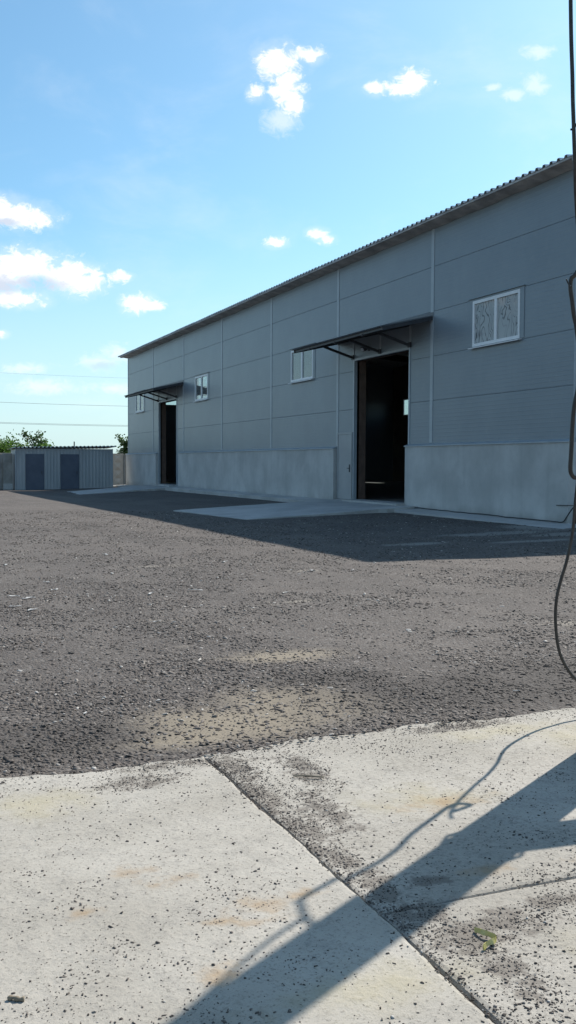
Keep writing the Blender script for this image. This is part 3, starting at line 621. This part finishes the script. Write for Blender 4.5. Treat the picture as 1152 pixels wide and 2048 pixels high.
# short grey section standing nearer, beside the shed
f2 = empty('grey_wall', (6.0, 59.2, SB)); tag(f2, 'short weathered grey concrete wall standing against the side of the metal shed', 'wall')
MB().box((1.2, 59.1, SB-.2), (6.28, 59.22, 1.72)).build('wall_panel', MT['fence_grey'], f2)
pst = MB().box((6.30, 58.7, SB-.2), (6.82, 59.25, 1.78)).build('end_post', MT['fence_grey'], f2)
MB().box((6.28, 58.66, SB-.2), (6.80, 58.70, SB+.42)).build('whitewash_base', MT['paper'], pst)

# ------------------------------------------------------------------ trees
def tree(name, label, loc, h, rx, leaf, n, seed, z0=.3, size=.16, tall=1.0):
    r = random.Random(seed); root = empty(name, loc); tag(root, label, 'tree', 'trees beyond the fence')
    L = Vector(loc); tr = MB(); tips = []
    top = L+Vector((r.uniform(-.15, .15), 0, h*.8)); tr.tube(spline([L-Vector((0, 0, .2)), L+Vector((.05, .02, h*.3)), top], 5), [.07-.005*i for i in range(11)], 7)
    for i in range(11):
        t = r.uniform(.2, .95); s = L+(top-L)*t; a = r.uniform(0, 6.28)
        e = s+Vector((math.cos(a)*rx*r.uniform(.4, .95), math.sin(a)*rx*r.uniform(.4, .95), h*r.uniform(.08, .30))); tr.tube([s, (s+e)/2+Vector((0, 0, -.04)), e], [.03, .02, .008], 5); tips += [e, (s+e)/2, s+(e-s)*.75]
    tips.append(top); tr.build('trunk', MT['bark'], root, smooth=True)
    cr = MB(); cl = [(t+Vector((r.gauss(0, .12), r.gauss(0, .12), r.gauss(0, .12))), r.uniform(.10, .32)*rx) for t in tips for _ in range(3)]
    for _ in range(n):
        c, rad = r.choice(cl); p = c+Vector((r.gauss(0, 1), r.gauss(0, 1), r.gauss(0, tall)))*rad*.62
        if p.z < L.z+z0: continue
        d = Vector((r.gauss(0, 1), r.gauss(0, 1), r.gauss(.2, .8))).normalized(); s2 = d.cross(Vector((r.gauss(0, 1), r.gauss(0, 1), r.gauss(0, 1)))).normalized()
        ln = size*r.uniform(.6, 1.25); q = d*ln; w_ = s2*ln*.32
        cr.add([p, p+q*.5+w_, p+q, p+q*.5-w_], [(0, 1, 2, 3)])
    cr.build('crown', MT[leaf], root); return root
tree('bush', 'broad light green bush above the grey wall left of the shed', (7.3, 70.5, -.3), 3.0, 2.0, 'leaf_light', 6500, 1, 1.6, .2)
tree('bush', 'low light green bush showing just above the shed roof', (10.0, 71.5, -.3), 2.6, 1.5, 'leaf_light', 3600, 2, 1.5, .2)
tree('young_tree', 'young tree with a sparse open crown rising behind the metal shed', (10.0, 72.5, -.3), 3.75, .85, 'leaf_dark', 900, 3, 1.8, .2, 1.2)
tree('young_tree', 'rounded green tree beside the far corner of the warehouse above the fence', (16.7, 72.0, -.3), 3.6, .95, 'leaf_dark', 2600, 4, 1.6, .2, 1.2)

# ------------------------------------------------------------------ overhead lines with their poles
def upole(x, label):
    u = empty('utility_pole', (x, 120, -.3)); tag(u, label, 'pole')
    MB().tube([(x, 120, -.5), (x, 120, 13.2)], [.18, .11], 10).build('post', MT['pole'], u, smooth=True)
    for z in (12.35, 9.0, 6.6): MB().box((x-.06, 119.1, z-.05), (x+.06, 120.4, z+.05)).build('crossarm', MT['steel'], u)
upole(-14.0, 'concrete pole carrying the overhead lines, standing clear of the warehouse'); upole(62.0, 'concrete pole carrying the overhead lines, hidden behind the warehouse')
for z, yy, lab in ((12.45, 120.0, 'highest thin overhead wire crossing the sky beside the warehouse'), (9.05, 120.0, 'middle overhead wire crossing the sky beside the warehouse'), (6.72, 120.0, 'upper wire of the lowest close pair in the sky'), (6.58, 119.3, 'lower wire of the lowest close pair in the sky')):
    pts = [(-14+76*i/30, yy, z-.9*4*(i/30)*(1-i/30)) for i in range(31)]
    tag(MB().tube(pts, .017 if z < 12 else .008, 5).build('overhead_wire', MT['wire'], org=(-14, yy, z)), lab, 'wire', 'overhead wires')

# ------------------------------------------------------------------ leaning concrete pole with its prop and cables (just right of the view)
PB = Vector((3.085, 3.58, 0)); lean = Vector((-.927, .376, 0))*.037
po = empty('concrete_pole', PB); tag(po, 'leaning grey concrete pole at the edge of the old slabs', 'pole')
MB().tube([PB+lean*z+Vector((0, 0, z)) for z in (-.3, 0, 1, 2, 3, 4.5, 6.0, 7.5)], [.131, .130, .125, .120, .114, .106, .098, .09], 14).build('shaft', MT['pole'], po, smooth=True)
pp = PB+lean*1.3+Vector((0, 0, 1.3))
MB().bar(pp, (4.15, 2.64, -.02), .12, .13).build('prop', MT['pole'], po)
MB().tube([pp+Vector((math.cos(a)*.137, math.sin(a)*.137, .03)) for a in [i*.5236 for i in range(13)]], .008, 5).build('wire_tie', MT['steel'], po)
def cable(name, pts, r, label, n=6):
    P = spline(pts, n); return tag(MB().tube(P, r, 8).build(name, MT['cable'], org=tuple(P[0]), smooth=True), label, 'cable', 'cables on the leaning pole')
sh_ = lambda z: PB+lean*z+Vector((0, 0, z))
cable('hanging_cable', [sh_(6.2)+Vector((-.08, 0, 0)), sh_(5.2)+Vector((-.10, .05, 0)), (2.75, 3.60, 4.0), (2.727, 3.563, 3.375), (2.726, 3.557, 3.248), (2.726, 3.548, 3.078), (2.735, 3.548, 2.934), (2.742, 3.551, 2.831), (2.749, 3.553, 2.75), (2.771, 3.571, 2.631), (2.852, 3.658, 2.449), (2.961, 3.768, 2.306), (3.05, 3.826, 2.24)], .0085, 'long black cable hanging straight down beside the pole from its top')
cable('hanging_cable', [(3.085, 3.70, 2.28), (3.053, 3.825, 2.234), (3.027, 3.844, 2.2), (3.011, 3.86, 2.167), (3.002, 3.874, 2.153), (3.004, 3.882, 2.112), (3.016, 3.884, 2.055), (3.03, 3.886, 1.986), (3.046, 3.887, 1.929), (3.066, 3.882, 1.776), (3.064, 3.887, 1.658), (3.052, 3.898, 1.564), (3.048, 3.905, 1.469), (3.048, 3.91, 1.35), (3.049, 3.916, 1.266), (3.062, 3.92, 1.231), (3.088, 3.919, 1.218), (3.144, 3.909, 1.243), (3.18, 3.94, 1.33), (3.172, 3.959, 1.4)], .0105, 'thick black cable bent into a narrow U beside the pole')
cable('hanging_cable', [(3.185, 3.93, 1.45), (3.172, 3.959, 1.4), (3.157, 3.982, 1.279), (3.156, 4.0, 1.168), (3.16, 4.017, 1.081), (3.162, 4.033, 0.956), (3.146, 4.054, 0.806), (3.131, 4.079, 0.704), (3.124, 4.1, 0.613), (3.129, 4.115, 0.509), (3.15, 4.123, 0.38), (3.184, 4.128, 0.292), (3.234, 4.127, 0.219), (3.285, 4.127, 0.171), (3.367, 4.113, 0.108), (3.488, 4.082, 0.02), (3.7, 4.0, .012), (3.95, 3.7, .01)], .0080, 'slack black cable bowing out to the ground beside the pole')
tag(MB().tube(spline([(2.967, 3.866, 2.146), (2.974, 3.862, 2.128), (2.982, 3.858, 2.114), (2.991, 3.866, 2.119), (3.003, 3.88, 2.118)], 4), .0032, 6).build('wire_end', MT['cable'], org=(2.98, 3.86, 2.12), smooth=True), 'stripped wire end curling off the thick bent cable', 'wire')
tag(MB().tube(spline([(2.744, 3.565, 2.713), (2.755, 3.563, 2.716), (2.764, 3.566, 2.719), (2.77, 3.566, 2.732), (2.78, 3.556, 2.754)], 4), .0045, 6).build('cable_tie', MT['cable'], org=(2.755, 3.563, 2.716), smooth=True), 'small wire tie knotted round the long hanging cable', 'tie')

# ------------------------------------------------------------------ stone chips
def chips(name, P, size, flat, parent=None, kind='stuff', label=None, cat=None, sink=.25):
    n = len(P)
    base = np.array([(-1,-1,-1),(1,-1,-1),(1,1,-1),(-1,1,-1),(-.7,-.7,1),(.75,-.6,1),(.6,.75,1),(-.75,.6,1)], float)
    V = base[None]*(1+.75*(rng.random((n, 8, 3))-.5)); L = size[:, None]*np.stack([rng.uniform(.7, 1.5, n), rng.uniform(.35, .8, n), rng.uniform(.5, 1.0, n)*flat], 1)
    V = V*L[:, None, :]*.5
    a = rng.uniform(0, 2*np.pi, n); t1 = rng.normal(0, .28, n); t2 = rng.normal(0, .28, n); ca, sa = np.cos(a), np.sin(a); z0 = np.zeros(n); o1 = np.ones(n)
    Rz = np.stack([np.stack([ca, -sa, z0], 1), np.stack([sa, ca, z0], 1), np.stack([z0, z0, o1], 1)], 1)
    Rx = np.stack([np.stack([o1, z0, z0], 1), np.stack([z0, np.cos(t1), -np.sin(t1)], 1), np.stack([z0, np.sin(t1), np.cos(t1)], 1)], 1)
    Ry = np.stack([np.stack([np.cos(t2), z0, np.sin(t2)], 1), np.stack([z0, o1, z0], 1), np.stack([-np.sin(t2), z0, np.cos(t2)], 1)], 1)
    V = np.einsum('nij,nkj->nki', Rz@Rx@Ry, V); V += P[:, None, :]; V[:, :, 2] += (L[:, 2]*(.5-sink))[:, None]
    f = np.array([(3,2,1,0),(4,5,6,7),(0,1,5,4),(1,2,6,5),(2,3,7,6),(3,0,4,7)]); F = (f[None]+8*np.arange(n)[:, None, None]).reshape(-1, 4)
    me = bpy.data.meshes.new(name); me.vertices.add(n*8); me.vertices.foreach_set('co', V.ravel())
    me.loops.add(F.size); me.loops.foreach_set('vertex_index', F.ravel().astype(np.int32)); me.polygons.add(len(F))
    me.polygons.foreach_set('loop_start', np.arange(0, F.size, 4, dtype=np.int32)); me.update(calc_edges=True); me.materials.append(MT['chips'])
    o = bpy.data.objects.new(name, me); C.objects.link(o); tag(o, label, cat, kind=kind); return o
def vnoise(x, y, s, seed):
    g = np.random.default_rng(seed).random((64, 64)); u = x*s; v = y*s; i = np.floor(u).astype(int); j = np.floor(v).astype(int); fu = u-i; fv = v-j
    fu = fu*fu*(3-2*fu); fv = fv*fv*(3-2*fv); G = lambda a, b: g[a % 64, b % 64]
    return (G(i, j)*(1-fu)+G(i+1, j)*fu)*(1-fv)+(G(i, j+1)*(1-fu)+G(i+1, j+1)*fu)*fv
def emask(x, y, lst, seed):
    m = np.full(x.shape, -9.); n = vnoise(x, y, 3.1, seed)-.5
    for cx, cy, a, b in lst: m = np.maximum(m, 1-np.hypot((x-cx)/a, (y-cy)/b))
    return m+n*.9
def edge_y(x): return np.interp(x, [-4.8, -1.7, 1.27, 1.36, 4.32, 7.4], [3.98, 4.05, 4.08, 4.16, 4.36, 4.40])
n = 215000; rmin, rmax, ex = 4.0, 30.0, 0.15                     # chips per square metre fall off smoothly away from the slabs
r = (rmin**ex+rng.random(n)*(rmax**ex-rmin**ex))**(1/ex); a = rng.uniform(R(-8), R(52), n); x = r*np.sin(a); y = r*np.cos(a)
clump = vnoise(x, y, .9, 1)*.5+vnoise(x, y, 3.3, 2)*.5
keep = (y > edge_y(x)-.05*rng.random(n)**3) & (x < 12.7) & (rng.random(n) < np.clip(.5+3.2*(clump-.45), .12, 1)) & (rng.random(n) > np.clip(.9*emask(x, y, SAND, 4), 0, .5)) & (rng.random(n) > np.clip(emask(x, y, WALLDUST, 5), 0, .7))
keep &= ~((x > 7.9) & (y > 23.3) & (y < 29.3)); x, y, r = x[keep], y[keep], r[keep]
SZ = rng.uniform(.007, .024, len(x))*rng.choice([.6, 1, 1, 1.6], len(x))*(.9+.035*(r-4))
PTS = [np.stack([x, y, np.where(y < edge_y(x)+.01, .004, gz(x, y))], 1)]; SZ = [SZ]
chips('gravel', np.concatenate(PTS), np.concatenate(SZ)*.9, .30, sink=.30, label='dark slate-grey crushed stone covering the yard', cat='gravel')
# chips strewn over the slabs, thicker along the joint and the edge
n = 620000; x = rng.uniform(-1.2, 4.6, n); y = rng.uniform(.6, 4.3, n)
clump = vnoise(x, y, 2.2, 8)*.5+vnoise(x, y, 7.5, 9)*.5
pd = .022+np.clip((clump-.50)*.75, 0, .30)*(.5+.5*(x > 1.3))+np.clip(emask(x, y, DIRT, 10), 0, .8)*.55+.30*np.exp(-((x-1.31)/.03)**2)+.18*np.exp(-np.abs(y-edge_y(x))/.12)+.10*np.exp(-((x-1.40)/.09)**2)
keep = (rng.random(n) < pd) & (y < edge_y(x)-.02); x, y = x[keep], y[keep]
z = np.where(x < 1.277, .014, np.where(x < 1.295, -.006, np.where(y > 2.485, -.004, -.001)))
chips('scattered_stones', np.stack([x, y, z], 1), rng.uniform(.0022, .0058, len(x))*rng.choice([.6, 1, 1, 1, 1.6], len(x)), .6, label='small dark stone chips strewn over the pale concrete slabs', cat='stone chips')

# ------------------------------------------------------------------ litter
def scrap(x, y, s, seed, label, mt='paper'):
    r = random.Random(seed); z = float(gz(x, y))+.012; n = 7; V = []
    a = r.uniform(0, 3.1); ca, sa = math.cos(a), math.sin(a)
    for i in range(n):
        t = i/(n-1)-.5; wv = .16*(1-abs(t)*1.2)*r.uniform(.6, 1.3)
        for sgn in (-1, 1):
            px = t*s*1.6; py = sgn*wv*s+.12*s*math.sin(t*7+seed); V.append((x+px*ca-py*sa, y+px*sa+py*ca, z+.10*s*r.random()))
    o = len(V); V += [(a_, b_, c_-.004) for a_, b_, c_ in V]
    F = [(2*i, 2*i+1, 2*i+3, 2*i+2) for i in range(n-1)]+[(o+2*i, o+2*i+2, o+2*i+3, o+2*i+1) for i in range(n-1)]
    F += [(2*i, 2*i+2, o+2*i+2, o+2*i) for i in range(n-1)]+[(2*i+1, o+2*i+1, o+2*i+3, 2*i+3) for i in range(n-1)]+[(0, o, o+1, 1), (2*n-2, 2*n-1, o+2*n-1, o+2*n-2)]
    tag(MB().add(V, F).build('paper_scrap', MT[mt], org=(x, y, z)), label, 'scrap', 'pale scraps on the gravel')
for i, (x, y, s) in enumerate([(1.21, 10.41, .10), (1.32, 10.17, .12), (1.11, 9.46, .09), (1.23, 9.2, .11), (1.70, 10.9, .10), (1.72, 11.6, .10), (3.06, 10.16, .13), (2.56, 10.13, .12), (3.88, 9.64, .08), (5.06, 11.64, .15), (3.08, 14.9, .14), (1.5, 13.8, .12), (2.6, 12.2, .10), (4.4, 13.2, .12), (2.1, 8.1, .06), (3.35, 4.75, .03), (.95, 5.13, .035)]):
    scrap(x, y, s*.8, i, 'tiny white fleck on the gravel close to the slab edge' if i > 14 else ('longer pale scrap on the gravel near the warehouse shadow' if s >= .14 else 'small pale torn scrap lying flat out on the open gravel'))
# crumpled yellow strip on the right-hand slab
yp = [(1.445, 2.18, .006), (1.47, 2.19, .010), (1.50, 2.20, .012), (1.494, 2.225, .013), (1.487, 2.25, .010), (1.48, 2.275, .006)]
V = []; P = spline(yp, 4)
for i, p in enumerate(P):
    w_ = .0055+.003*math.sin(i*1.3); V += [(p.x-w_*.4, p.y-w_, p.z-.004), (p.x+w_*.4, p.y+w_, p.z+.006*math.sin(i*.9)), (p.x, p.y, p.z+.009)]
m_ = len(P); F = [(3*i+j, 3*i+(j+1) % 3, 3*i+3+(j+1) % 3, 3*i+3+j) for i in range(m_-1) for j in range(3)]+[(2, 1, 0), (3*m_-3, 3*m_-2, 3*m_-1)]
tag(MB().add(V, F).build('yellow_strip', MT['yellow'], org=(1.47, 2.21, .003)), 'crumpled yellow strip lying on the gritty slab', 'litter')
tw = spline([(.252, 2.362, .018), (.264, 2.358, .02), (.276, 2.348, .019), (.288, 2.344, .019)], 4)
tag(MB().tube(tw, [.004+.003*math.sin(i*.7)**2 for i in range(len(tw))], 7).build('twig', MT['twig'], org=(.25, 2.35, .012), smooth=True), 'short stubby brown twig lying alone on the pale slab', 'twig')
tw = spline([(1.53, 3.70, .006), (1.58, 3.68, .007), (1.64, 3.64, .006)], 4)
tag(MB().tube(tw, .0035, 6).build('twig', MT['twig'], org=(1.58, 3.68, .003), smooth=True), 'thin dark straight twig beside the slab joint', 'twig')
for o in bpy.data.objects:
    if '_o' in o: del o['_o']
